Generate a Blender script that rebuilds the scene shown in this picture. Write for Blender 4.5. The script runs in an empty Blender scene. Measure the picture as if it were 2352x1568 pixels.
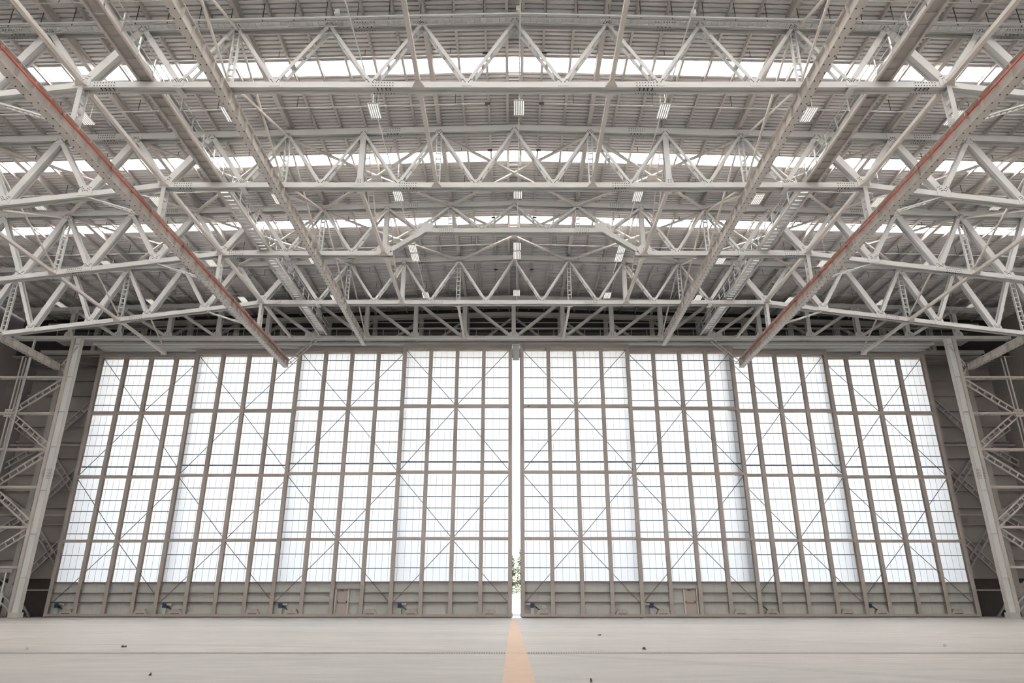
import bpy, math, random
from mathutils import Vector
random.seed(7)
SC = bpy.context.scene
COL = SC.collection
V = Vector
XC = .12                      # hangar centreline, a touch right of the camera

# ------------------------------------------------------------------ materials
def mat(name, col, rough=.55, metal=0., noise=0., nscale=3., spec=.5, emit=None):
    m = bpy.data.materials.new(name); m.use_nodes = True
    nt = m.node_tree; b = nt.nodes['Principled BSDF']
    b.inputs['Base Color'].default_value = (*col, 1)
    b.inputs['Roughness'].default_value = rough
    b.inputs['Metallic'].default_value = metal
    b.inputs['Specular IOR Level'].default_value = spec
    if noise:
        tc = nt.nodes.new('ShaderNodeTexCoord'); n = nt.nodes.new('ShaderNodeTexNoise')
        n.inputs['Scale'].default_value = nscale; n.inputs['Detail'].default_value = 3
        r = nt.nodes.new('ShaderNodeMix'); r.data_type = 'RGBA'
        r.inputs[6].default_value = (*[c*(1-noise) for c in col], 1)
        r.inputs[7].default_value = (*[min(1, c*(1+noise)) for c in col], 1)
        nt.links.new(tc.outputs['Object'], n.inputs['Vector'])
        nt.links.new(n.outputs['Fac'], r.inputs[0]); nt.links.new(r.outputs[2], b.inputs['Base Color'])
    if emit:
        b.inputs['Emission Color'].default_value = (*emit[0], 1)
        b.inputs['Emission Strength'].default_value = emit[1]
    return m

def translucent(name, col, dif=.15):
    m = bpy.data.materials.new(name); m.use_nodes = True
    nt = m.node_tree; nt.nodes.clear()
    o = nt.nodes.new('ShaderNodeOutputMaterial')
    t = nt.nodes.new('ShaderNodeBsdfTranslucent'); t.inputs[0].default_value = (*col, 1)
    d = nt.nodes.new('ShaderNodeBsdfDiffuse'); d.inputs[0].default_value = (.8, .8, .8, 1)
    mx = nt.nodes.new('ShaderNodeMixShader'); mx.inputs[0].default_value = dif
    nt.links.new(t.outputs[0], mx.inputs[1]); nt.links.new(d.outputs[0], mx.inputs[2])
    nt.links.new(mx.outputs[0], o.inputs[0])
    return m

STEEL = mat('painted_steel', (.66, .65, .635), .5, noise=.05, nscale=.8)
STEELW = mat('painted_steel_warm', (.66, .615, .57), .5, noise=.05, nscale=.8)
DFRAME = mat('door_frame_paint', (.44, .395, .36), .5, noise=.05, nscale=1.)
DCLAD = mat('door_cladding_sheet', (.60, .60, .575), .55, noise=.05, nscale=.7)
DDOOR = mat('personnel_door_paint', (.46, .40, .375), .5)
DECK = mat('roof_deck_sheet', (.80, .765, .745), .5, noise=.06, nscale=.35)
PURL = mat('purlin_steel', (.58, .54, .51), .5)
WALLC = mat('wall_cladding_sheet', (.42, .385, .36), .6, noise=.12, nscale=.4)
WALLD = mat('dark_wall', (.10, .085, .075), .7, noise=.2, nscale=1.5)
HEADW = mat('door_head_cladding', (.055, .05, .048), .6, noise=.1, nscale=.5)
GALV = mat('galvanised_steel', (.55, .55, .54), .35, metal=.6)
GRATE = mat('catwalk_tread', (.42, .39, .36), .5)
BOLT = mat('dark_bolt', (.05, .045, .04), .5)
ORANGE = mat('orange_conductor', (.55, .075, .03), .4)
LITW = mat('baked_highlight_white', (.90, .90, .88), .32)  # near-white with bright light put into its colour: column webs, door-head edges
DGIRT = mat('girt_steel', (.20, .165, .145), .5)
BLUE = mat('motor_blue', (.012, .04, .11), .4)
BAR = mat('glazing_bar', (.10, .14, .17), .4)
SEAM = mat('pane_seam', (.25, .27, .28), .5)
CREAM = mat('cream_enamel', (.72, .69, .60), .4)
WHITEBOX = mat('white_box', (.80, .80, .78), .4)
CONC = mat('plinth_concrete', (.62, .60, .56), .8, noise=.12, nscale=4)
RUBBER = mat('door_seal_rubber', (.03, .03, .03), .7)
PANE = translucent('opal_polycarbonate', (.415, .42, .428), .08)
REARP = translucent('added_fill_glazing', (.115, .115, .115), .05)  # sheet of the added rear window that brightens front faces
SKYL = translucent('skylight_sheet', (.90, .89, .88), .08)
TUBE = mat('fluorescent_tube', (.9, .9, .9), .4, emit=((1, .95, .88), .75))
HOUS = mat('fixture_housing', (.55, .54, .52), .4)

# ------------------------------------------------------------------ mesh builder
class MB:
    def __init__(s): s.v = []; s.f = []; s.m = []; s.mats = []
    def mi(s, m):
        if m not in s.mats: s.mats.append(m)
        return s.mats.index(m)
    def hexa(s, P, m):
        n = len(s.v); s.v += [tuple(p) for p in P]; k = s.mi(m)
        for f in ((0,3,2,1),(4,5,6,7),(0,1,5,4),(1,2,6,5),(2,3,7,6),(3,0,4,7)):
            s.f.append(tuple(n+i for i in f)); s.m.append(k)
        return s
    def box(s, x0, x1, y0, y1, z0, z1, m):
        return s.hexa([(x0,y0,z0),(x1,y0,z0),(x1,y1,z0),(x0,y1,z0),(x0,y0,z1),(x1,y0,z1),(x1,y1,z1),(x0,y1,z1)], m)
    def bar(s, p0, p1, w, d, m, up=(0,1,0), off=(0,0)):
        """bar from p0 to p1; d = size along 'up', w = size across; off = shift (across, up)"""
        p0 = V(p0); p1 = V(p1); a = (p1-p0).normalized(); u = V(up); u = (u-a*u.dot(a)).normalized(); c = a.cross(u)
        sh = c*off[0]+u*off[1]
        q = [p+sh+c*i*w/2+u*j*d/2 for p in (p0, p1) for i, j in ((-1,-1),(1,-1),(1,1),(-1,1))]
        return s.hexa(q, m)
    def hbar(s, p0, p1, w, d, m, up=(0,1,0), t=.035):
        """H section: two flanges of width w, d apart along 'up', web between"""
        s.bar(p0, p1, w, t, m, up, (0, -d/2+t/2)); s.bar(p0, p1, w, t, m, up, (0, d/2-t/2))
        return s.bar(p0, p1, t, d-2*t, m, up)
    def laced(s, p0, p1, w, d, m, up=(0,1,0), t=.05, step=.75, bt=.16, gap=None):
        """two bars d apart along 'up', tied by batten plates"""
        s.bar(p0, p1, w, t, m, up, (0, -d/2)); s.bar(p0, p1, w, t, m, up, (0, d/2))
        p0 = V(p0); p1 = V(p1); L = (p1-p0).length; n = max(1, int(L/step)); a = (p1-p0)/L
        for i in range(n+1):
            c = p0+a*(L*(i+.5)/(n+1))
            s.bar(c-a*bt/2, c+a*bt/2, w*.35, d, m, up)
        return s
    def tube(s, p0, p1, r, m, n=8):
        p0 = V(p0); p1 = V(p1); a = (p1-p0).normalized()
        u = V((0,0,1)) if abs(a.z) < .9 else V((1,0,0)); u = (u-a*u.dot(a)).normalized(); c = a.cross(u)
        b = len(s.v); k = s.mi(m)
        for p in (p0, p1):
            for i in range(n):
                t = 2*math.pi*i/n; s.v.append(tuple(p+u*math.cos(t)*r+c*math.sin(t)*r))
        for i in range(n):
            j = (i+1) % n; s.f.append((b+i, b+n+i, b+n+j, b+j)); s.m.append(k)
        s.f.append(tuple(b+i for i in range(n))); s.m.append(k)
        s.f.append(tuple(b+n+i for i in reversed(range(n)))); s.m.append(k)
        return s
    def plate(s, pts, y, t, m):
        """polygon in XZ extruded from y to y+t"""
        b = len(s.v); n = len(pts); k = s.mi(m)
        s.v += [(x, y, z) for x, z in pts]+[(x, y+t, z) for x, z in pts]
        s.f.append(tuple(range(b, b+n))); s.m.append(k)
        s.f.append(tuple(range(b+2*n-1, b+n-1, -1))); s.m.append(k)
        for i in range(n):
            j = (i+1) % n; s.f.append((b+i, b+n+i, b+n+j, b+j)); s.m.append(k)
        return s
    def quad(s, P, m):
        b = len(s.v); s.v += [tuple(p) for p in P]; s.f.append(tuple(range(b, b+len(P)))); s.m.append(s.mi(m)); return s
    def bolts(s, pts, y, r=.028):
        for x, z in pts: s.box(x-r, x+r, y-.012, y+.01, z-r, z+r, BOLT)
        return s
    def build(s, name, parent=None, kind=None, fix=False):
        me = bpy.data.meshes.new(name)
        o0 = V((0,0,0))
        if parent is not None: o0 = wloc(parent)
        vs = s.v
        base = V((0,0,0))
        if parent is None:
            xs = [v[0] for v in vs]; ys = [v[1] for v in vs]; zs = [v[2] for v in vs]
            base = V(((min(xs)+max(xs))/2, (min(ys)+max(ys))/2, min(zs)))
            o0 = base
        me.from_pydata([(v[0]-o0.x, v[1]-o0.y, v[2]-o0.z) for v in vs], [], s.f)
        for m in s.mats: me.materials.append(m)
        me.polygons.foreach_set('material_index', s.m)
        me.update()
        if fix:
            import bmesh
            bm = bmesh.new(); bm.from_mesh(me); bmesh.ops.recalc_face_normals(bm, faces=bm.faces); bm.to_mesh(me); bm.free()
        o = bpy.data.objects.new(name, me); COL.objects.link(o)
        if parent is not None: o.parent = parent
        else: o.location = base
        if kind: o['kind'] = kind
        return o

def wloc(o):
    l = V((0,0,0))
    while o is not None: l = l+o.location; o = o.parent
    return l
def thing(name, loc, label, cat, group=None):
    o = bpy.data.objects.new(name, None); COL.objects.link(o); o.location = loc
    o.empty_display_size = .3
    o['label'] = label; o['category'] = cat
    if group: o['group'] = group
    return o
def tag(o, label, cat, group=None, kind=None):
    o['label'] = label; o['category'] = cat
    if group: o['group'] = group
    if kind: o['kind'] = kind
    return o
ORD = ['', 'first', 'second', 'third', 'fourth', 'fifth', 'sixth', 'seventh', 'eighth', 'ninth', 'tenth', 'eleventh', 'twelfth',
       'thirteenth', 'fourteenth', 'fifteenth', 'sixteenth', 'seventeenth', 'eighteenth', 'nineteenth', 'twentieth', 'twenty-first', 'twenty-second', 'twenty-third',
       'twenty-fourth', 'twenty-fifth', 'twenty-sixth', 'twenty-seventh', 'twenty-eighth', 'twenty-ninth', 'thirtieth', 'thirty-first', 'thirty-second', 'thirty-third', 'thirty-fourth', 'thirty-fifth']
def side(s): return 'left' if s < 0 else 'right'

# ------------------------------------------------------------------ shared geometry
TY = [27.45, 36.1, 44.8, 53.45]       # front face of the four trusses
HY = 61.75                            # door-head truss
PN = 4.667
SL = .028
def roofz(x): return 29.62-SL*abs(x-XC)
def topz(x): return 28.72-SL*abs(x-XC)          # centre of the upper chord
def lowz(x):                                     # centre of the lower chord
    a = abs(x-XC)
    if a <= 21: return 24.56
    if a <= 25.67: return 24.56-(a-21)*.14
    return 23.91-(a-25.67)*.131
HALL = 50.0

# ------------------------------------------------------------------ floor
def floor_material():
    m = bpy.data.materials.new('polished_concrete'); m.use_nodes = True
    nt = m.node_tree; N = nt.nodes; L = nt.links; b = N['Principled BSDF']
    tc = N.new('ShaderNodeTexCoord')
    def noise(sx, sy, scale, det=4, rough=.55):
        mp = N.new('ShaderNodeMapping'); mp.inputs['Scale'].default_value = (sx, sy, 1)
        n = N.new('ShaderNodeTexNoise'); n.inputs['Scale'].default_value = scale; n.inputs['Detail'].default_value = det
        n.inputs['Roughness'].default_value = rough
        L.new(tc.outputs['Object'], mp.inputs[0]); L.new(mp.outputs[0], n.inputs['Vector']); return n.outputs['Fac']
    def mixc(f, a, c):
        r = N.new('ShaderNodeMix'); r.data_type = 'RGBA'
        if f is not None: L.new(f, r.inputs[0])
        for i, q in ((6, a), (7, c)):
            if isinstance(q, tuple): r.inputs[i].default_value = (*q, 1)
            else: L.new(q, r.inputs[i])
        return r.outputs[2]
    def mth(op, a, c=0.):
        q = N.new('ShaderNodeMath'); q.operation = op
        for i, w in ((0, a), (1, c)):
            if isinstance(w, (int, float)): q.inputs[i].default_value = w
            else: L.new(w, q.inputs[i])
        return q.outputs[0]
    def ramp(f, a, c):
        r = N.new('ShaderNodeMapRange'); r.inputs[1].default_value = a; r.inputs[2].default_value = c
        L.new(f, r.inputs[0]); return r.outputs[0]
    c1 = mixc(ramp(noise(.15, .6, .35), .35, .65), (.335, .33, .32), (.48, .435, .40))
    c2 = mixc(ramp(noise(.4, 1.2, 2.2, 6), .38, .62), (.33, .32, .305), (.47, .45, .43))
    c = N.new('ShaderNodeMix'); c.data_type = 'RGBA'; c.inputs[0].default_value = .45
    L.new(c1, c.inputs[6]); L.new(c2, c.inputs[7]); c = c.outputs[2]
    sp = ramp(noise(1, 1, 9, 2), .70, .78)
    c = mixc(mth('MULTIPLY', sp, .5), c, (.20, .18, .16))
    sp2 = ramp(noise(.7, 1.5, 14, 2), .70, .80)
    c = mixc(mth('MULTIPLY', sp2, .5), c, (.72, .71, .69))
    # faint tyre arcs
    w = N.new('ShaderNodeTexWave'); w.wave_type = 'RINGS'; w.rings_direction = 'SPHERICAL'
    w.inputs['Scale'].default_value = .035; w.inputs['Distortion'].default_value = 2.
    w.inputs['Detail'].default_value = 2
    mp = N.new('ShaderNodeMapping'); mp.inputs['Location'].default_value = (13, 3, 0)
    L.new(tc.outputs['Object'], mp.inputs[0]); L.new(mp.outputs[0], w.inputs['Vector'])
    c = mixc(mth('MULTIPLY', ramp(w.outputs['Fac'], .985, 1.), .35), c, (.26, .24, .23))
    # sawn joint running to the doors left of the centre line
    sx = N.new('ShaderNodeSeparateXYZ'); L.new(tc.outputs['Object'], sx.inputs[0])
    jn = mth('LESS_THAN', mth('ABSOLUTE', mth('ADD', sx.outputs[0], 14.3)), .035)
    c = mixc(mth('MULTIPLY', jn, .75), c, (.16, .14, .13))
    L.new(c, b.inputs['Base Color'])
    b.inputs['Roughness'].default_value = .5
    L.new(ramp(noise(.2, 1.2, .9), .3, .7), b.inputs['Roughness'])
    rr = N.new('ShaderNodeMapRange'); rr.inputs[3].default_value = .38; rr.inputs[4].default_value = .6
    L.new(noise(.1, 1.0, .5), rr.inputs[0]); L.new(rr.outputs[0], b.inputs['Roughness'])
    return m
FLOOR = floor_material()
f = MB().quad([(-HALL, -24, 0), (HALL, -24, 0), (HALL, 72, 0), (-HALL, 72, 0)], FLOOR)
fo = f.build('floor', kind='structure')
# keep texture coordinates in metres from the hall origin
for v in fo.data.vertices: v.co += fo.location
fo.location = (0, 0, 0)

g = MB().quad([(-400, 72, -.03), (400, 72, -.03), (400, 145, .3), (-400, 145, .3)], CONC)
g.quad([(-400, 145, .3), (400, 145, .3), (400, 158, 2.5), (-400, 158, 2.5)], CONC)
g.quad([(-400, 158, 2.5), (400, 158, 2.5), (400, 330, 2.6), (-400, 330, 2.6)], CONC)
APR = mat('apron_concrete', (.18, .178, .172), .8, noise=.04, nscale=.1)
g.mats = [APR]
g.build('apron_ground', kind='structure')
g = MB().quad([(-400, -300, -.04), (400, -300, -.04), (400, -24, -.01), (-400, -24, -.01)], mat('forecourt_asphalt', (.10, .10, .10), .9, noise=.1, nscale=.2))
g.build('forecourt_ground', kind='structure')

YEL = mat('faded_orange_paint', (.56, .395, .28), .55, noise=.14, nscale=3)
s = MB().box(XC-.04-.21, XC-.04+.21, -12, 71.5, 0.0, .004, YEL)
tag(s.build('centreline_marking'), 'faded orange painted centre stripe running across the floor to the door gap', 'floor marking')

# drainage channel
dr = thing('floor_drain', (0, 15.4, 0), 'narrow slotted steel drainage grate set across the concrete floor', 'drain')
dm = MB()
dm.box(-45, 45, 15.2, 15.235, 0, .006, GRATE); dm.box(-45, 45, 15.565, 15.60, 0, .006, GRATE)
dm.build('edge_frame', dr)
dm = MB(); dm.box(-45, 45, 15.235, 15.565, 0, .0015, BOLT); dm.build('channel_bed', dr)
dm = MB()
for i in range(1800):
    x = -45+i*.05; dm.box(x, x+.020, 15.235, 15.565, .0015, .006, GRATE)
dm.build('slotted_grating', dr)

# ------------------------------------------------------------------ roof
def roof():
    strips = [(y-.58, y+.58) for y in (14.4, 23.0, 31.65, 40.25, 48.65)]  # nearest strip is unseen, added to light the truss faces
    m = MB()
    segs = []; y = -24.3
    for a, b in strips+[(72.0, 72.0)]:
        segs.append((y, a)); y = b
    p = .30
    for (a, b) in segs:
        n = max(1, round((b-a)/p)); q = (b-a)/n
        for sgn in (-1, 1):
            prof = []
            for i in range(n):
                y0 = a+i*q; prof += [(y0, 0.), (y0+q*.62, 0.), (y0+q*.68, .12), (y0+q*.94, .12)]
            prof.append((b, 0.))
            base = len(m.v); k = m.mi(DECK)
            for (yy, dz) in prof:
                m.v.append((XC, yy, roofz(XC)+dz)); m.v.append((XC+sgn*HALL, yy, roofz(XC+HALL)+dz))
            for i in range(len(prof)-1):
                m.f.append((base+2*i, base+2*i+1, base+2*i+3, base+2*i+2)); m.m.append(k)
    # opaque outer skin so no daylight creeps through between the ribs
    for (a, b) in segs:
        for sgn in (-1, 1):
            m.quad([(XC, a, roofz(XC)+.14), (XC+sgn*HALL, a, roofz(XC+HALL)+.14), (XC+sgn*HALL, b, roofz(XC+HALL)+.14), (XC, b, roofz(XC)+.14)], DECK)
    m.build('ceiling', kind='structure')
    for k, (a, b) in enumerate(strips):
        w = thing_struct('window_%d' % (k+1), (XC, (a+b)/2, roofz(XC)))
        for sgn in (-1, 1):
            q = MB().quad([(XC, a, roofz(XC)+.04), (XC+sgn*HALL, a, roofz(XC+HALL)+.04), (XC+sgn*HALL, b, roofz(XC+HALL)+.04), (XC, b, roofz(XC)+.04)], SKYL)
            q.build('skylight_pane', w)
            q = MB(); x = XC+sgn*PN/6
            while abs(x-XC) < 47:
                q.box(x-.012, x+.012, a, b, roofz(x)+.0, roofz(x)+.035, SEAM); x += sgn*PN/6
            q.build('pane_seams', w)
            q = MB()   # pale curb trims along both edges
            for yy in (a-.05, b-.02):
                q.bar((XC, yy, roofz(XC)-.02), (XC+sgn*47, yy, roofz(XC+47)-.02), .10, .07, DECK)
            q.build('curb_trim', w)
def thing_struct(name, loc):
    o = bpy.data.objects.new(name, None); COL.objects.link(o); o.location = loc; o['kind'] = 'structure'; return o
roof()

# purlins along the hall
def purlins():
    for sgn in (-1, 1):
        for i in range(1, 31):
            x = XC+sgn*i*PN/3
            node = i % 3 == 0
            big = node and (i//3) in (1, 3, 5, 7, 9)
            z = roofz(x)
            m = MB()
            if big:
                m.hbar((x, 16, z-.30), (x, 66.3, z-.30), .26, .52, PURL, up=(0, 0, 1), t=.03)
                o = m.build('longitudinal_beam')
                tag(o, 'deep steel roof beam running to the doors, %s %s of the ridge' % (ORD[(i//3+1)//2], side(sgn)), 'beam', 'deep longitudinal roof beams')
            else:
                m.hbar((x, 16, z-.16), (x, 66.3, z-.16), .13, .24, PURL, up=(0, 0, 1), t=.02)
                o = m.build('roof_purlin')
                nsmall = i-len([k for k in (3, 9, 15, 21, 27) if k < i])
                tag(o, 'slim beige roof purlin running to the doors, %s slim one %s of ridge' % (ORD[nsmall], side(sgn)), 'purlin', 'slim roof purlins')
    r = thing('ridge_beam', (XC, 41, 29.2), 'twin steel ridge beam with a ladder tray running up the roof centre', 'beam')
    for dx in (-.42, .42):
        MB().hbar((XC+dx, 16, 29.30), (XC+dx, 66.3, 29.30), .16, .42, PURL, up=(0, 0, 1), t=.02).build('ridge_channel', r)
    m = MB()
    for dx in (-.10, .10): m.bar((XC+dx, 16, 29.35), (XC+dx, 66.3, 29.35), .03, .05, PURL)
    y = 16.2
    while y < 66: m.box(XC-.40, XC+.40, y, y+.03, 29.34, 29.37, PURL); y += .42
    m.build('cable_ladder', r)
purlins()

# ------------------------------------------------------------------ trusses
def gusset(parent, x, z, y, up=True, big=1., rows=2, dz=0):
    m = MB(); sg = 1 if up else -1
    w = .30*big; h = .34*big
    pts = [(x-w*1.0, z-.10*sg), (x+w*1.0, z-.10*sg), (x+w*1.0, z+h*.55*sg), (x+w*.75, z+h*1.25*sg), (x-w*.75, z+h*1.25*sg), (x-w*1.0, z+h*.55*sg)]
    if not up: pts = pts[::-1]
    m.plate(pts, y-.025, .025, STEEL)
    bl = []
    for i in range(3):
        for s in (-1, 1):
            bl.append((x+s*w*(.35+.20*i), z+sg*h*(.45+.25*i)))
            if rows > 2: bl.append((x+s*w*(.35+.20*i)-s*.09, z+sg*h*(.45+.25*i)+.04*sg))
    m.bolts(bl, y-.025, .024)
    return m.build('gusset_plate', parent, fix=True)

def splice(parent, x, z, y, slope=0., h=.36):
    m = MB()
    m.plate([(x-.55, z-h/2+.01-slope*.55), (x+.55, z-h/2+.01+slope*.55), (x+.55, z+h/2-.01+slope*.55), (x-.55, z+h/2-.01-slope*.55)], y-.015, .015, STEEL)
    bl = []
    for i in range(8):
        for j in (-.08, .08): bl.append((x-.48+i*.137, z+j+slope*(-.48+i*.137)))
    m.bolts(bl, y-.015, .024)
    # bolts on the web underside
    for i in range(4):
        for j in range(3):
            xx = x-.3+i*.2; zz = z-.02+slope*(xx-x); yy = y+.14+.11*j
            m.box(xx-.025, xx+.025, yy-.025, yy+.025, zz-.03, zz, BOLT)
    for i in range(8):
        xx = x-.48+i*.137; m.box(xx-.02, xx+.02, y+.46, y+.49, z-h/2+.02+slope*(xx-x)-.02, z-h/2+.05+slope*(xx-x), BOLT)
    return m.build('splice_plate', parent, fix=True)

def chord(name, parent, pts, yc, h, d, t=.035):
    m = MB()
    for a, b in zip(pts[:-1], pts[1:]):
        m.hbar((a[0], yc, a[1]), (b[0], yc, b[1]), h, d, STEEL, t=t)
    # vertical stiffeners in the underside pocket
    return m.build(name, parent)

def truss(k, label):
    y = TY[k]; d = .50; yc = y+d/2
    raised = (k == 2)
    T = thing('roof_truss', (XC, yc, 24.3), label, 'truss', 'roof trusses')
    def X(i): return XC+i*PN            # i may be half
    def lz(i):
        if raised and abs(i) <= 1.5: return 26.42
        return lowz(X(i))
    h = .34
    if raised:
        L = [(X(-10.2), lowz(X(-10.2))), (X(-5.5), lowz(X(-5.5))), (X(-4.5), lz(4.5)), (X(-1.86), 24.56)]
        chord('lower_chord', T, L, yc, h, d); chord('lower_chord', T, [(2*XC-a, b) for a, b in L], yc, h, d)
        mid = [(X(-1.98), 24.56), (X(-1.40), 26.42), (X(1.40), 26.42), (X(1.98), 24.56)]
        chord('raised_chord', T, mid, yc, h, d)
    else:
        L = [(X(i), lowz(X(i))) for i in (-10.2, -5.5, -4.5, 4.5, 5.5, 10.2)]
        chord('lower_chord', T, L, yc, h, d)
    chord('upper_chord', T, [(X(-10.3), topz(X(10.3))), (X(0), topz(XC)), (X(10.3), topz(X(10.3)))], yc, .42, d)
    # web: lower nodes at half integers, upper nodes at integers
    n = 10
    for s in (-1, 1):
        for j in range(n):
            lo = s*(j+.5); ti = s*j; to = s*(j+1)
            pl = (X(lo), yc, lz(lo)+.10)
            for tt, inward in ((ti, True), (to, False)):
                pt = (X(tt), yc, topz(X(tt))-.15)
                m = MB(); a = V(pl); b = V(pt); dr_ = (b-a).normalized()
                a2 = a+dr_*.22; b2 = b-dr_*.18
                if j <= 3 and not (j == 3 and not inward):
                    m.laced(a2, b2, .17, d-.06, STEEL, step=.85)
                elif inward:
                    m.hbar(a2, b2, .42, d-.04, STEEL)
                    # rounded-looking closing plate between the flanges
                    m.bar(a2, b2, .20, d-.16, STEEL)
                else:
                    m.hbar(a2, b2, .28, d-.06, STEEL)
                m.build('diagonal', T)
            big = 1.35 if j in (4,) else (1.15 if j > 4 else .85)
            if j == 5: big = 1.35
            gusset(T, X(lo), lz(lo), y, True, big, 3 if j >= 3 else 2)
    for i in range(-9, 10):
        gusset(T, X(i), topz(X(i))+.05, y, False, .85 if abs(i) < 5 else 1.1, 3 if i % 2 else 2)
    # verticals
    def vert(i, kind):
        x = X(i); lo = lz(i)+.15
        if raised and abs(i) == 2: lo = 24.7
        m = MB(); p0 = (x, yc, lo); p1 = (x, yc, topz(x)-.2)
        if kind == 'H': m.hbar(p0, p1, .34, d-.06, STEEL)
        else: m.laced(p0, p1, .22, .27 if abs(i) < 5 else .36, STEEL, up=(1, 0, 0), step=.42, bt=.07)
        m.build('vertical', T)
        if kind == 'H':
            g_ = MB(); g_.plate([(x-.30, lo-.18), (x+.30, lo-.18), (x+.17, lo+.34), (x-.17, lo+.34)], y-.02, .02, STEEL)
            g_.bolts([(x+a, lo+b) for a in (-.07, .07) for b in (-.02, .09, .2)], y-.02, .022); g_.build('gusset_plate', T, fix=True)
    vs = {0: [(3, 'L'), (7, 'L'), (9, 'L')], 1: [(1, 'L'), (2, 'H'), (3, 'L'), (7, 'L'), (9, 'L')],
          2: [(1, 'L'), (2, 'H'), (3, 'L'), (7, 'L'), (9, 'L')], 3: [(1, 'L'), (2, 'H'), (3, 'L'), (7, 'L'), (9, 'L')]}[k]
    for i, kd in vs: vert(i, kd); vert(-i, kd)
    # splices
    for s in (-1, 1):
        if not raised: splice(T, XC+s*6.4, 24.56, y)
        else: splice(T, XC+s*4.9, 26.42, y)
        splice(T, XC+s*19.9, 24.56, y)
        sl = -s*.131; splice(T, XC+s*31.2, lowz(XC+31.2), y, sl)
        splice(T, XC+s*7.6, topz(XC+7.6), y, -s*SL); splice(T, XC+s*25.2, topz(XC+25.2), y, -s*SL)
    # cover plates where the inner crane rails bolt on
    for s in (-1, 1):
        m = MB(); x = X(s*3.5)
        m.box(x-.17, x+.17, y-.05, y+d+.15, 24.34, 24.38, STEEL); m.build('seat_plate', T)
    # hangers of the outer crane rails
    for s in (-1, 1):
        x = X(s*4.5)
        m = MB(); m.laced((x, yc-.05, 24.5), (x, yc+.0, 22.35), .24, .46, STEEL, step=.7, bt=.2); m.build('rail_hanger', T)
        m = MB(); m.laced((X(s*5.5)-s*.2, yc, 23.75), (x+s*.12, yc, 22.35), .08, .28, STEEL, step=.35, bt=.06); m.build('rail_brace', T)
        x = X(s*9); m = MB(); m.laced((x, yc, lowz(x)), (x, yc, 21.95), .2, .4, STEEL, step=.4); m.build('rail_hanger', T)
    if raised:
        for s in (-1, 1):
            m = MB()
            a = X(s*1.98); b = X(s*1.40)
            m.plate([(a+s*.75, 24.42), (a-s*.25, 24.42), (a-s*.45, 24.95), (a-s*.05, 25.25), (a+s*.55, 25.1)][::s], y-.03, .03, STEEL); m.build('gusset_plate', T, fix=True); m = MB()
            m.plate([(b+s*.55, 25.75), (b-s*.1, 26.25), (b-s*.65, 26.28), (b-s*.65, 27.0), (b+s*.35, 27.0), (b+s*.6, 26.6)][::s], y-.03, .03, STEEL)
            m.build('gusset_plate', T, fix=True)
    return T
labs = ['nearest large steel roof truss with a straight lower chord',
        'second steel roof truss from the camera with cross braces behind it',
        'third steel roof truss with a raised centre section in its lower chord',
        'fourth steel roof truss, just in front of the dark door head']
for k in range(4): truss(k, labs[k])

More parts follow.
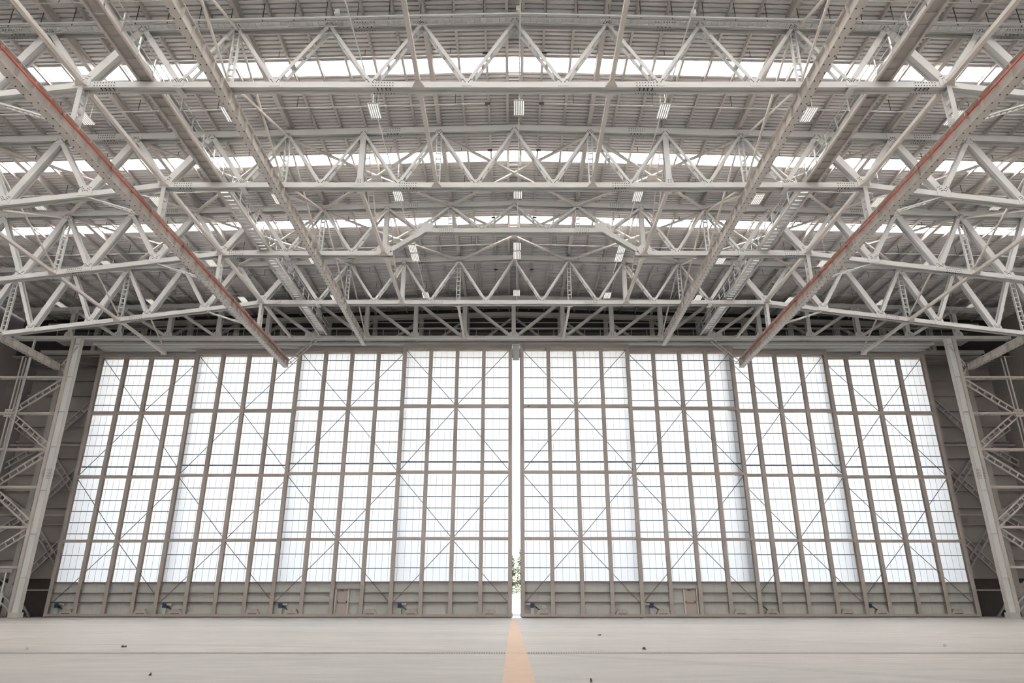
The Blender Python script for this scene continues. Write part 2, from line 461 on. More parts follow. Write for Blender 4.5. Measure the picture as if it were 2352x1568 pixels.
# --- door-head truss (box girder over the doors)
def head():
    H = thing('door_head_truss', (XC, HY, 24.3), 'box truss over the hangar doors with posts, diagonals and a dark walkway inside', 'truss')
    for (yy, lab) in ((HY+.25, 0), (66.0, 1)):
        MT = STEEL if lab == 0 else PURL
        m = MB().hbar((-47, yy, 24.57), (47, yy, 24.57), .36, .5, MT); m.build('lower_chord', H)
        m = MB()
        for s in (-1, 1): m.hbar((XC, yy, 28.72), (XC+s*47, yy, 28.72-SL*47), .42, .5, MT)
        m.build('upper_chord', H)
        for i in range(-9, 10):
            x = XC+i*PN
            m = MB().hbar((x, yy, 24.7), (x, yy, topz(x)-.15), .40, .46, MT); m.build('post', H)
            if i:
                s = 1 if i > 0 else -1
                xi = x-s*PN
                m = MB()
                a = (x-s*.25, yy, topz(x)-.35); b = (xi+s*.35, yy, 24.85)
                if lab: a = (xi+s*.25, yy, topz(x)-.35); b = (x-s*.35, yy, 24.85)
                m.hbar(a, b, .26, .34, MT) if lab == 0 else m.laced(a, b, .16, .3, MT)
                m.build('diagonal', H)
            if lab == 0:
                m = MB()
                y = HY
                sz = .5 if i else .62
                m.plate([(x-sz, 24.62), (x+sz, 24.62), (x+.32, 25.15), (x-.32, 25.15)], y-.02, .02, MT)
                m.bolts([(x+q, 24.75+w) for q in (-.1, .1) for w in (.06, .18, .30)], y-.02, .022)
                m.build('gusset_plate', H, fix=True)
                m = MB(); m.plate([(x-.34, topz(x)-.55), (x+.34, topz(x)-.55), (x+.5, topz(x)-.05), (x-.5, topz(x)-.05)], y-.02, .02, MT)
                m.bolts([(x+q, topz(x)-.45+w) for q in (-.1, .1) for w in (.0, .12, .24)], y-.02, .022)
                m.build('gusset_plate', H, fix=True)
    # lower chord splices
    for x in (-34.0, -16.5, -9.8 , -3.2, 13.2, 27.5, 35): splice(H, XC+x, 24.57, HY)
    MB().box(-40.4, 40.6, HY-.03, HY, 24.40, 24.50, LITW).build('highlight_strip', H)  # pale strip painted in for light catching the chord's lower edge
    # walkway and railings
    m = MB().box(-44, 44, 63.2, 64.6, 24.78, 24.84, GRATE); m.build('walkway_deck', H)
    for yy in (63.2, 64.6):
        m = MB()
        for z in (25.3, 25.6, 25.95): m.tube((-44, yy, z), (44, yy, z), .022, PURL, 5)
        x = -44
        while x < 44.1: m.box(x-.025, x+.025, yy-.02, yy+.02, 24.84, 25.95, PURL); x += 1.5
        m.build('railing', H)
    m = MB(); m.tube((-44, 65.2, 26.9), (44, 65.2, 26.9), .07, GALV); m.build('service_pipe', H)
    m = MB(); m.tube((-44, 65.2, 27.5), (44, 65.2, 27.5), .04, GALV); m.build('service_pipe', H)
    # door guide beams below, one for each door track
    for k, yy in enumerate((63.25, 64.05, 64.9, 65.75)):
        m = MB()
        m.box(-40.3, 40.5, yy-.11, yy-.02, 24.40, 24.62, STEEL if k < 3 else PURL)
        m.box(-40.3, 40.5, yy-.13, yy-.11, 24.40, 24.46, LITW)  # white lip standing in for the bright glint along the guide edge
        m.box(-40.3, 40.5, yy+.30, yy+.38, 24.40, 24.62, STEEL if k < 3 else PURL)
        m.box(-40.3, 40.5, yy-.11, yy+.38, 24.62, 24.66, PURL)
        m.build('door_guide', H)
    m = MB()
    for i in range(-8, 9):
        x = XC+i*PN; m.box(x-.12, x+.12, HY+.5, 66.0, 24.68, 24.77, PURL)
    m.build('cross_ties', H)
    return H
head()
# cladding behind the door head
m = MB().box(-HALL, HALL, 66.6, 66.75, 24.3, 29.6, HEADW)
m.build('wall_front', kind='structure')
# soffit pipes highlighted under the head, bright rails
for k, (yy, z) in enumerate(((62.75, 24.28),)):
    pass

# ------------------------------------------------------------------ longitudinal struts at lower-chord level
def strut(x, k0, k1, label, z0=None):
    ys = [17.0]+TY+[HY]
    y0 = ys[k0]+(.5 if k0 else 0); y1 = ys[k1]
    z = lowz(x)+.02 if z0 is None else z0
    T = thing('longitudinal_strut', (x, (y0+y1)/2, z), label, 'strut', 'square tube struts between trusses')
    m = MB().bar((x, y0, z), (x, y1-.12, z), .21, .21, STEELW, up=(0, 0, 1)); m.build('tube', T)
    for yy, s in ((y0+.02, 1), (y1-.02, -1)):
        m = MB()
        if k0 == 0 and s == 1: continue
        m.box(x-.22, x+.22, yy-.02, yy+.02, z-.17, z+.17, STEELW)
        m.hexa([(x-.3, yy, z-.17), (x+.3, yy, z-.17), (x+.12, yy+s*.35, z-.12), (x-.12, yy+s*.35, z-.12),
                (x-.3, yy, z-.14), (x+.3, yy, z-.14), (x+.12, yy+s*.35, z-.09), (x-.12, yy+s*.35, z-.09)], STEELW)
        m.build('end_bracket', T)
bayname = ['in front of the nearest truss', 'between first and second trusses', 'between second and third trusses', 'between third and fourth trusses', 'between fourth truss and door head']
for k in range(5):
    for s in (-1, 1):
        x = XC+s*(PN if k in (0, 1, 4) else 2*PN)
        strut(x, k, k+1, 'inner %s square strut %s' % (side(s), bayname[k]), 24.56)
        strut(XC+s*4.5*PN, k, k+1, 'outer %s square strut %s, above the crane rail' % (side(s), bayname[k]), 24.62)
        strut(XC+s*7*PN, k, k+1, 'far %s square strut %s' % (side(s), bayname[k]))

# vertical sway bracing between trusses
for s in (-1, 1):
    for i, nm in ((3, 'inner'), (7, 'outer')):
        for k in range(5):
            ys = [18.8]+[q+.25 for q in TY]+[HY+.2]
            x = XC+s*i*PN; a, b = ys[k], ys[k+1]
            T = thing('sway_brace', (x, (a+b)/2, 26.5), '%s %s pair of crossed slim braces %s' % (nm, side(s), bayname[k]), 'brace', 'crossed sway braces')
            MB().bar((x, a, topz(x)-.3), (x, b, lowz(x)+.25), .10, .10, STEELW, up=(1, 0, 0)).build('brace_bar', T)
            MB().bar((x+.12, a, lowz(x)+.25), (x+.12, b, topz(x)-.3), .10, .10, STEELW, up=(1, 0, 0)).build('brace_bar', T)
for s in (-1, 1):
    for k in (2, 3):
        a, b = TY[k-1]+.45, TY[k]+.05; ym = (a+b)/2; x = XC+s*2*PN
        T = thing('vee_brace', (x, ym, 26.5), '%s vee of laced braces rising from the strut %s' % (side(s), bayname[k]), 'brace', 'laced vee braces')
        for e in (a, b): MB().laced((x, ym, 24.75), (x, e, topz(x)-.3), .10, .34, STEELW, up=(1, 0, 0), step=.5, bt=.05).build('brace_leg', T)
# roof-plane cross bracing
for k in (1, 2):
    for i in range(-7, 7, 2):
        x0, x1 = XC+i*PN, XC+(i+2)*PN; xm = (x0+x1)/2
        a, b = TY[k]+.45, TY[k+1]+.05; ym = (a+b)/2
        T = thing('roof_cross_brace', (xm, ym, topz(xm)), 'crossed roof brace %s, %s' % (bayname[k+1], 'over the centre line' if i == -1 else '%s one %s of centre' % (ORD[(abs(i+1))//2], side(i+1))), 'brace', 'crossed roof braces')
        for (p, q) in (((x0, a), (x1, b)), ((x1, a), (x0, b))):
            z0 = topz(p[0])-.12; z1 = topz(q[0])-.12; zm = max(z0, z1) if xm != XC else topz(xm)-.2
            m = MB().bar((p[0], p[1], z0), (xm, ym, topz(xm)-.22), .20, .10, STEELW, up=(0, 0, 1)).bar((xm, ym, topz(xm)-.22), (q[0], q[1], z1), .20, .10, STEELW, up=(0, 0, 1))
            m.build('brace_bar', T)
        if abs(i+1) in (2,):
            m = MB().box(xm-.3, xm+.3, ym-.3, ym+.3, topz(xm)-.36, topz(xm)-.32, STEELW)
            m.build('hub_plate', T)

# ------------------------------------------------------------------ crane rails
def rail(x, z, y0, y1, label, cond=0, h=.58, w=.34, stiff=1.05):
    T = thing('crane_rail', (x, (y0+y1)/2, z), label, 'rail', 'overhead crane rails')
    m = MB()
    m.box(x-w/2, x+w/2, y0, y1, z, z+.035, STEELW); m.box(x-w*.42, x+w*.42, y0, y1, z+h-.03, z+h, STEELW)
    m.box(x-.015, x+.015, y0, y1, z+.035, z+h-.03, STEELW)
    q = y0+.3; st = None
    while q < y1:
        if st is None: st = MB().box(x-w*.42, x+w*.42, q, q+.02, z+.035, z+h-.03, STEELW).build('stiffener', T); q0 = q
        else:
            c = st.copy(); COL.objects.link(c); c.parent = T; c.location = (0, q-q0, 0)
        q += stiff
    y = y0+.2
    while y < y1:
        for s in (-1, 1): m.box(x+s*w*.33-.025, x+s*w*.33+.025, y-.025, y+.025, z-.022, z, BOLT)
        y += stiff/2
    m.build('beam', T)
    if cond:
        m = MB(); c = x+cond*(w/2+.03); wd = .055
        y = y0
        while y < y1-.5:
            e = min(y1-.9, y+4.2); 
            m.box(c-wd/2, c+wd/2, y, e-.06, z+.46, z+.56, ORANGE); m.box(c-wd*.7, c+wd*.7, e-.06, e, z+.45, z+.57, BOLT); y = e
            if e >= y1-.95: break
        m.build('conductor_bar', T)
        m = MB(); y = y0+.3
        while y < y1-1: m.box(min(x, c), max(x, c), y-.02, y+.02, z+.5, z+.54, STEELW); y += 2.1
        m.build('conductor_brackets', T)
    return T
for s in (-1, 1):
    rail(XC+s*4.5*PN, 21.47, 18, 61.45, '%s outer crane rail with an orange conductor bar along its inner side' % side(s), cond=-s, h=.86, w=.46)
    rail(XC+s*3*PN-s*.05, 23.57, 18, 61.2, '%s inner crane rail bolted under the trusses%s' % (side(s), ', thin red strip beside it' if s > 0 else ''), cond=0, h=.80, w=.40)
    rail(XC+s*9*PN, 21.2, 40, 61.3, '%s crane rail near the frame edge, ending by the door column' % side(s), cond=0, h=.62, w=.42)
    # end braces up to the head
    x = XC+s*4.5*PN
    m = MB().laced((x-s*.1, 61.5, 21.95), (XC+s*4*PN, 62.0, 24.45), .07, .30, STEELW, step=.55, bt=.07, up=(s*.74, 0, .67))
    tag(m.build('rail_end_brace'), 'ladder-like brace from the %s outer crane rail end up to the door head' % side(s), 'brace')
    y = 18
m = MB().box(XC+3*PN+.16, XC+3*PN+.19, 18, 61, 23.80, 23.87, ORANGE)
tag(m.build('conductor_strip'), 'thin red conductor strip along the right inner crane rail', 'conductor strip')
for s in (-1, 1):
    x = XC+s*4.12*PN
    m = MB().plate([(x-.45, 24.35), (x-.25, 24.2), (x+.25, 24.2), (x+.45, 24.35), (x+.45, 25.0), (x-.45, 25.0)], HY-.06, .03, STEEL)
    m.bolts([(x+a, 24.7+b) for a in (-.2, -.1, .1, .2) for b in (0, .12)], HY-.06, .022)
    tag(m.build('connection_plate', fix=True), 'bolted plate on the door head above the %s crane rail end' % side(s), 'plate')

# ------------------------------------------------------------------ catwalks
def catwalk(s):
    x0 = XC+s*17.95; w = .70; z = 24.80
    T = thing('catwalk', (x0, 40, z), '%s overhead catwalk with treads and a railing, running from above to the door head' % side(s), 'catwalk', 'overhead catwalks')
    for sx in (-1, 1):
        MB().box(x0+sx*w/2-.06, x0+sx*w/2+.06, 18, 62.9, z-.02, z+.15, STEELW if sx*s < 0 else PURL).build('side_beam', T)
    m = MB(); y = 18
    while y < 62.8:
        if y < 37: m.box(x0-w/2, x0+w/2, y, y+.62, z+.10, z+.13, GRATE); m.box(x0-w/2, x0+w/2, y+.60, y+.68, z+.04, z+.14, GRATE); y += .68
        else: m.box(x0-w/2, x0+w/2, y, y+.24, z+.08, z+.16, GALV); y += .46
    m.build('treads', T)
    for sx in (-s,):
        xx = x0+sx*(w/2+.03)
        m = MB()
        for zz in (z+.65, z+1.15): m.tube((xx, 18, zz), (xx, 62.9, zz), .03, GALV, 6)
        y = 18.6
        while y < 62.9: m.box(xx-.03, xx+.03, y-.035, y+.035, z, z+1.15, GALV); y += 1.45
        m.build('railing', T)
    xx = x0-s*(w/2+.02)
    MB().box(xx-.01, xx+.02, 18, 62.9, z+.22, z+.36, GALV).build('kickboard', T)
for s in (-1, 1): catwalk(s)

# ------------------------------------------------------------------ light fixtures
def fixture(loc, label, group):
    T = thing('strip_light', loc, label, 'light', group)
    return T
w = .60; L = 1.25
hm = MB(); hm.box(-w/2, w/2, -L/2, L/2, .03, .07, HOUS)
for i in range(6):
    x = -w/2+i*w/5; hm.box(x-.008, x+.008, -L/2, L/2, -.04, .03, HOUS)
for sy in (-1, 1): hm.box(-w/2, w/2, sy*L/2-.01, sy*L/2+.01, -.03, .05, HOUS)
tm = MB()
for i in range(5):
    x = -w/2+(i+.5)*w/5; tm.tube((x, -L/2+.02, 0), (x, L/2-.02, 0), .018, TUBE, 6)
rm = MB()
for a in (-.5, .5): rm.tube((0, a, .07), (0, a, 2.44), .008, GALV, 4)
protos = None
rows = [(32.35, 'behind the nearest truss'), (41.1, 'behind the second truss'), (48.6, 'behind the third truss'), (50.1, 'before the fourth truss'), (57.3, 'by the door head')]
first = None
for (yy, nm) in rows:
    for i in range(-5, 6):
        if yy == 48.6 and abs(i) > 1: continue
        x = XC+.25+i*8.13
        if abs(i) == 5 and yy < 55: continue
        pos = 'on the centre line' if i == 0 else '%s %s of centre' % (ORD[abs(i)], side(i))
        lab = 'lit strip light hanging %s, %s' % (nm, pos)
        z = 27.15-SL*abs(x)
        T = thing('strip_light', (x, yy, z), lab, 'light', 'strip lights under the roof')
        if first is None:
            first = [hm.build('housing'), tm.build('fluorescent_tubes'), rm.build('suspension_rods')]
            for o in first:
                me = o.data
                for v in me.vertices: v.co += o.location
                o.location = (0, 0, 0); o.parent = T
        else:
            for o in first:
                c = o.copy(); COL.objects.link(c); c.parent = T
                if abs(i) == 4 and 'rods' in o.name: c.scale = (1, 1, .42)
# conduits feeding the lights
for i in (-1, 0, 1):
    x = XC+.25+i*8.13
    m = MB().box(x-.03, x+.03, 18, 60, 27.27-.14*abs(i), 27.33-.14*abs(i), WHITEBOX)
    tag(m.build('busbar_trunking'), 'white trunking feeding the %s row of strip lights' % ('centre' if i == 0 else side(i)), 'trunking', 'light trunking')

# ------------------------------------------------------------------ sprinkler pipes, tray, boxes
def sloped(m, y, dz, r, mt, x1=46, n=6):
    for s in (-1, 1): m.tube((XC, y, 28.9+dz), (XC+s*x1, y, 28.9+dz-SL*x1), r, mt, n)
k = 0
pn = ['ahead of the nearest truss', 'before the first skylight', 'after the first skylight', 'before the second skylight', 'after the second skylight', 'before the third skylight', 'after the third skylight', 'in the last bay, nearer pipe', 'in the last bay, farther pipe']
for y, dz in ((26.1, 0), (30.3, .25), (33.9, -.15), (39.0, .25), (42.5, -.15), (47.6, .25), (51.2, -.15), (56.3, .1), (59.6, -.1)):
    for s in (-1, 1):
        m = MB(); m.tube((XC+s*1.6, y, 28.87+dz), (XC+s*46, y, 28.9+dz-SL*46), .035, GALV, 6)
        T = m.build('sprinkler_pipe')
        tag(T, '%s branch of thin sprinkler pipe %s' % (side(s), pn[k]), 'pipe', 'sprinkler pipes')
        q = MB(); x = 3.5
        q.tube((XC+s*1.45, y, 28.87+dz), (XC+s*1.75, y, 28.87+dz), .07, BOLT, 8).build('end_cap', T)
        while x < 44:
            MB().box(XC+s*x-.012, XC+s*x+.012, y-.012, y+.012, 28.9+dz-SL*x, 29.6-SL*x, BOLT).build('pipe_hanger', T); x += 4.67
    k += 1
T = thing('cable_tray', (XC, 27.0, 28.2), 'galvanised ladder cable tray running across below the nearest upper chord', 'cable tray')
for s in (-1, 1):
    m = MB()
    for yy in (26.86, 27.24): m.bar((XC, yy, 28.22), (XC+s*46, yy, 28.22-SL*46), .06, .03, GALV)
    x = .15
    while x < 46: m.box(XC+s*x-.015, XC+s*x+.015, 26.86, 27.24, 28.215-SL*x, 28.235-SL*x, GALV); x += .31
    m.build('ladder_section', T)
    m = MB(); x = 1.56
    while x < 46: MB().box(XC+s*x-.015, XC+s*x+.015, 26.78, 26.81, 28.2-SL*x, 29.4-SL*x, BOLT).build('tray_hanger', T); x += 1.556
    o = MB().tube((XC+s*.0, 26.72, 28.28), (XC+s*46, 26.72, 28.28-SL*46), .055, GALV, 10).build('service_duct')
    tag(o, 'shiny galvanised pipe across the %s half above the cable tray' % side(s), 'pipe')
for x, lab in ((.3, 'at the centre'), (-8.6, 'first left of centre'), (8.9, 'first right of centre'), (-25.4, 'far left'), (25.6, 'far right')):
    m = MB(); z = 28.42-SL*abs(x); m.box(x-.12, x+.12, 26.50, 26.68, z-.12, z+.14, WHITEBOX)
    m.box(x-.09, x+.09, 26.49, 26.50, z-.09, z+.11, HOUS)
    tag(m.build('junction_box'), 'small white junction box on the shiny pipe, %s' % lab, 'junction box', 'junction boxes')

# ------------------------------------------------------------------ hangar doors
ROWS = [(24.38, 23.95), (18.43, 18.10), (12.29, 12.02), (6.51, 6.27), (.27, .05)]
BARS = {0: [23.16, 22.16, 21.16, 20.16, 19.14], 1: [17.16, 16.16, 15.16, 14.16, 13.15], 2: [11.05, 10.05, 9.05, 8.05, 7.05], 3: [5.18, 3.99]}
SW = .33
HOUSG = mat('wheel_housing_paint', (.50, .455, .42), .5)
def door_leaf(n, x0, x1, Y, label, pdoor=None, left=True, extra=False):
    T = thing('hangar_door', ((x0+x1)/2, Y+.2, 0), label, 'door', 'sliding hangar door leaves')
    D = .36
    xs = [x0+SW/2+(x1-x0-SW)*i/4 for i in range(5)]
    for i, x in enumerate(xs):
        m = MB().hbar((x, Y+D/2, .05), (x, Y+D/2, 24.38), SW, D, DFRAME, t=.025)
        for z in (23.88, 19.35, 18.0, 11.95, 6.2, 4.85, 2.3, 1.0):
            m.box(x-SW/2+.01, x+SW/2-.01, Y+.025, Y+D-.02, z-.015, z+.015, DFRAME)
        m.build('stile', T)
    for i, (b, a) in enumerate(ROWS):
        m = MB().box(x0, x1, Y+.004, Y+D-.05, a, b, DFRAME); m.build('rail', T)
        if i == 0: MB().box(x0+SW, x1-SW, Y+D-.05, Y+D+.1, 23.80, 23.97, STEELW).build('head_trim', T)
    MB().box(x0+.02, x1-.02, Y+.10, Y+D, .0, .05, RUBBER).build('bottom_seal', T)
    # panes
    for b in range(4):
        xa, xb = xs[b]+SW/2-.16, xs[b+1]-SW/2+.16
        for r in range(4):
            za = ROWS[r+1][0]-.02 if r < 3 else 2.86; zb = ROWS[r][1]+.02
            yp = Y+D+.14
            P = MB().quad([(xa, yp, za), (xb, yp, za), (xb, yp, zb), (xa, yp, zb)], PANE).build('pane', T)
            q = MB()
            for z in BARS[r]:
                t = .03 if z != 13.15 else .065
                q.box(xa, xb, yp-.05, yp-.01, z-t, z+t, BAR)
            q.build('glazing_bars', P)
            q = MB(); x = xa+.35
            while x < xb-.1: q.box(x-.010, x+.010, yp-.012, yp-.002, za, zb, SEAM); x += .565
            q.build('pane_seams', P)
    # bottom cladding
    for b in range(4):
        xa, xb = xs[b]+SW/2-.16, xs[b+1]-SW/2+.16
        m = MB(); yp = Y+D+.10
        m.box(xa, xb, yp, yp+.04, .1, 2.86, DCLAD)
        x = xa+.2
        while x < xb: m.box(x-.006, x+.006, yp-.006, yp, .1, 2.86, DFRAME); x += 1.1
        m.build('cladding_panel', T)
        m = MB()
        hasd = pdoor is not None and b == pdoor
        for z in (2.86, 1.98, 1.22):
            if hasd and z < 2.5: continue
            m.box(xa, xb, Y+.22, yp, z-.035, z+.035, DGIRT)
        if hasd:
            dw = 1.06
            px0 = xa+.30 if left else xb-.30-dw
            m.box(xa, xb, Y+.18, yp, 2.29, 2.37, DFRAME)
            oth = (px0+dw, xb) if left else (xa, px0)
            m.box(oth[0], oth[1], Y+.22, yp, 1.20, 1.26, DCLAD)
            m.build('girts', T)
            for q_ in (px0-.06, px0+dw-.02):
                MB().box(q_, q_+.09, Y+.16, yp, .2, 2.29, CREAM).build('door_jamb', T)
            pd = MB().box(px0+.03, px0+dw-.03, yp-.07, yp-.01, .22, 2.25, DDOOR).build('personnel_door', T)
            q = MB(); q.box(px0+.12, px0+dw-.12, yp-.13, yp-.10, 1.15, 1.19, BOLT if left else ORANGE)
            for e in (px0+.12, px0+dw-.18): q.box(e, e+.06, yp-.13, yp-.07, 1.14, 1.34, BOLT)
            q.build('push_bar', pd)
            MB().box(px0+.35, px0+.60, yp-.12, yp-.07, 2.15, 2.21, BOLT).build('door_closer', pd)
            MB().box((px0+dw/2)-.06, px0+dw/2+.06, yp-.08, yp, 2.42, 2.58, GALV).build('exit_lamp', T)
        else: m.build('girts', T)
    # crossed tie rods behind the stiles
    yb = Y+D-.02
    xl, xm, xr = xs[0]+.1, xs[2], xs[4]-.1
    for (za, zb, up) in ((18.5, 23.9, 0), (12.35, 18.05, 1), (6.55, 11.98, 0), (1.1, 6.2, 1)):
        for e, s in ((xl, -1), (xr, 1)):
            if up: p, q_ = (xm+s*.12, yb, zb), (e, yb, za)
            else: p, q_ = (e, yb, zb), (xm+s*.12, yb, za)
            MB().bar(p, q_, .055, .03, BAR if za > 3 else DGIRT).build('tie_rod', T)
    # wheel housings and drive
    def housing(cx):
        m = MB()
        pts = [(cx-.55, .27), (cx+.55, .27), (cx+.55, .36), (cx+.33, .68), (cx-.33, .68), (cx-.55, .36)]
        m.plate(pts, Y+.04, .36, HOUSG)
        m.box(cx-.025, cx+.025, Y+.01, Y+.04, .3, .68, DFRAME); m.box(cx-.36, cx+.36, Y+.02, Y+.04, .27, .32, BOLT)
        m.build('wheel_housing', T, fix=True)
    c1 = xs[1]-SW/2-.60; housing(c1); housing(xs[3]+SW/2+.62)
    cm = xs[0]+SW/2+.62
    m = MB(); m.box(cm-.14, cm+.14, Y+.10, Y+.36, .27, .74, DCLAD); m.box(cm-.17, cm+.17, Y+.06, Y+.38, .72, .76, DCLAD); m.build('motor_stand', T)
    M = MB().box(cm-.17, cm+.17, Y+.03, Y+.30, .77, 1.12, BLUE).build('drive_gearbox', T)
    s = 1 if left else -1
    m = MB(); m.tube((cm+s*.17, Y+.16, 1.04), (cm+s*.48, Y+.16, 1.04), .11, GALV, 12); m.tube((cm+s*.42, Y+.16, 1.04), (cm+s*.55, Y+.16, 1.04), .085, WHITEBOX, 12)
    m.build('drive_motor', M)
    MB().bar((cm+.15, Y+.14, .92), (c1-.35, Y+.14, .60), .09, .06, BOLT).build('chain_guard', T)
    if extra: MB().box(c1-.17, c1+.17, Y+.05, Y+.30, .69, .98, CREAM).build('control_box', T)
    # limit-switch arm on top
    MB().box(x1-.9 if left else x0+.2, x1-.2 if left else x0+.9, Y-.06, Y-.0, 24.28, 24.37, GALV).build('top_guide_arm', T)
    return T
YD = [63.0, 63.8, 64.65, 65.5]
door_leaf(1, -10.44, -.04, YD[0], 'innermost left sliding hangar door leaf, beside the open gap', left=True)
door_leaf(2, -20.71, -10.2, YD[1], 'second left hangar door leaf with a personnel door in its base', pdoor=2, left=True)
door_leaf(3, -30.99, -20.45, YD[2], 'third left hangar door leaf, behind the crane rail end', left=True)
door_leaf(4, -40.82, -30.6, YD[3], 'outermost left hangar door leaf, nearest the left column', left=True)
DL = door_leaf(5, .73, 11.13, YD[0], 'innermost right hangar door leaf with a cream box on its wheel housing', left=False, extra=True)
door_leaf(6, 10.9, 21.3, YD[1], 'second right hangar door leaf with a personnel door and red push bar', pdoor=1, left=False)
door_leaf(7, 20.5, 30.73, YD[2], 'third right hangar door leaf, right of the crane rail end', left=False)
door_leaf(8, 30.3, 40.78, YD[3], 'outermost right hangar door leaf, nearest the right column', left=False)
m = MB().plate([(1.42, 18.30), (1.36, 18.22), (1.44, 18.14), (1.54, 18.11), (1.60, 18.20), (1.66, 18.28), (1.58, 18.34)], 63.0, .003, mat('rust', (.40, .20, .11), .8))
o = m.build('rust_stain', DL, fix=True); o['label'] = 'small rusty brown stain'
# meeting seals of the gap
for x, n in ((-.035, 'left'), (.69, 'right')):
    tag(MB().box(x, x+.035, 63.02, 63.45, .05, 23.9, RUBBER).build('door_edge_seal'), 'black rubber edge seal on the %s side of the door gap' % n, 'seal')
tag(MB().box(.01, .68, 63.5, 63.6, 22.9, 24.38, WHITEBOX).build('lintel_panel'), 'white lintel panel closing the top of the gap between doors', 'panel')

# ------------------------------------------------------------------ columns and side framing
def column(s):
    x = XC+s*40.75; y0 = 61.35; d = .44; w = .62
    T = thing('steel_column', (x, y0+d/2, 0), '%s tall H-section steel column beside the hangar doors, on a pale plinth' % side(s), 'column', 'door columns')
    m = MB()
    for e in (-1, 1): m.box(x+e*w/2-.02, x+e*w/2+.02, y0, y0+d, .42, 24.4, STEELW)
    m.box(x-w/2+.02, x+w/2-.02, y0+.14, y0+.18, .42, 24.4, LITW)  # web coloured near-white to carry the strong light falling on it
    m.box(min(x+s*w/2, x+s*(w/2+.28)), max(x+s*w/2, x+s*(w/2+.28)), y0+.0, y0+.03, .42, 24.4, STEELW)
    m.box(x+s*(w/2+.28)-.02, x+s*(w/2+.28)+.02, y0, y0+d, .42, 24.4, STEELW)
    m.build('shaft', T)
    for z in (3.1, 6.65, 10.3, 14.1, 17.3, 20.6, 23.8): MB().box(x-w/2, x+w/2, y0+.01, y0+.14, z-.015, z+.015, STEELW).build('stiffener', T)
    m = MB()
    for e in (-1, 0, 1):
        for i in range(7):
            for j in (-.1, 0, .1):
                m.box(x+e*(w/2-.03)+j*.8-.015, x+e*(w/2-.03)+j*.8+.015, y0-.02 if e else y0+.12, y0+.0 if e else y0+.14, 11.3+i*.13, 11.34+i*.13, BOLT)
    m.build('splice_bolts', T)
    m = MB().box(x-.42, x+.42, y0-.12, y0+d+.12, 0, .42, CONC); m.build('plinth', T)
    for i in (-1, 0, 1): MB().bar((x+i*.13, y0+.3, .42), (x+i*.10, y0+.3, .95), .03, .12, STEELW).build('base_rib', T)
    # knee brace to the crane rail end
    xr = XC+s*9*PN
    m = MB().laced((x-s*.1, y0+.2, 23.6), (xr-s*.25, y0+.2, 21.7), .10, .3, STEELW, step=.5, up=(0, 1, 0)); 
    m.laced((x+s*.2, y0+.2, 20.2), (xr-s*.3, y0+.2, 21.4), .10, .3, STEELW, step=.4)
    m.build('knee_brace', T)
    # lattice bracing frame outboard of the column
    F = thing('side_bracing_frame', (x+s*3, y0+.4, 0), 'laced steel bracing frame standing outboard of the %s door column' % side(s), 'bracing frame', 'side bracing frames')
    xo = XC+s*45.6; yc = y0+.4
    m = MB()
    for e in (-.22, .22): m.bar((xo, yc+e, 0), (xo, yc+e, 22.6), .10, .08, STEELW)
    m.build('outer_post', F)
    zs = [20.6, 17.2, 13.9, 10.6, 7.2, 3.95]
    for i, z in enumerate(zs):
        MB().laced((x+s*.27, yc, z), (xo+s*3, yc, z), .16, .50, STEELW, step=.5, bt=.09, up=(0, 1, 0), t=.09).build('horizontal', F)
    nodes = [(x, 20.6), (xo, 17.2), (x, 13.9), (xo, 10.6), (x, 7.2), (xo, 3.95), (x, .5)]
    for (a, za), (b, zb) in zip(nodes[:-1], nodes[1:]):
        e0 = V((a+(s*.35 if a == x else 0), yc, za)); e1 = V((b+(s*.35 if b == x else 0), yc, zb))
        MB().laced(e0, e1, .16, .46, STEELW, up=(0, 0, 1), t=.09, step=.75, bt=.09).build('diagonal', F)
    for (a, za) in nodes[:-1]:
        if a == xo: 
            m = MB().box(xo-.35, xo+.35, yc-.27, yc-.24, za-.35, za+.35, STEELW)
            m.bolts([(xo+q, za+r) for q in (-.2, -.1, .1, .2) for r in (-.15, .15)], yc-.27, .025); m.build('gusset_plate', F)
    # rear wall framing at the door pocket
    R = thing('pocket_wall_frame', (XC+s*47, 69.3, 0), 'dim steel framing with X-braces on the wall behind the %s column' % side(s), 'bracing frame', 'pocket wall frames')
    xp = XC+s*46.9; xq = XC+s*41.8
    MB().hbar((xp, 69.4, 0), (xp, 69.4, 28), .5, .5, PURL).build('post', R)
    MB().hbar((xq, 69.4, 0), (xq, 69.4, 28), .5, .5, PURL).build('post', R)
    for z0 in (15.9, 9.1, 2.3):
        for e in (-1, 1):
            MB().laced((xp-s*.3, 69.1, z0+e*.2), (xq, 69.1, z0+e*5.6), .2, .5, PURL, up=(0, 0, 1), t=.1, step=.9, bt=.12).build('diagonal', R)
            MB().laced((xp+s*.3, 69.1, z0+e*.2), (xp+s*7, 69.1, z0+e*4.4), .2, .5, PURL, up=(0, 0, 1), t=.1, step=.9, bt=.12).build('diagonal', R)
        MB().laced((xq, 69.1, z0), (xp+s*7, 69.1, z0), .12, .3, PURL, step=.5, bt=.08).build('horizontal', R)
        m = MB().plate([(xp-.6, z0), (xp-.35, z0-.6), (xp+.35, z0-.6), (xp+.6, z0), (xp+.35, z0+.6), (xp-.35, z0+.6)], 68.85, .04, PURL)
        m.bolts([(xp+q, z0+r) for q in (-.25, .25) for r in (-.25, .25)], 68.85, .03); m.build('gusset_plate', R, fix=True)
for s in (-1, 1): column(s)

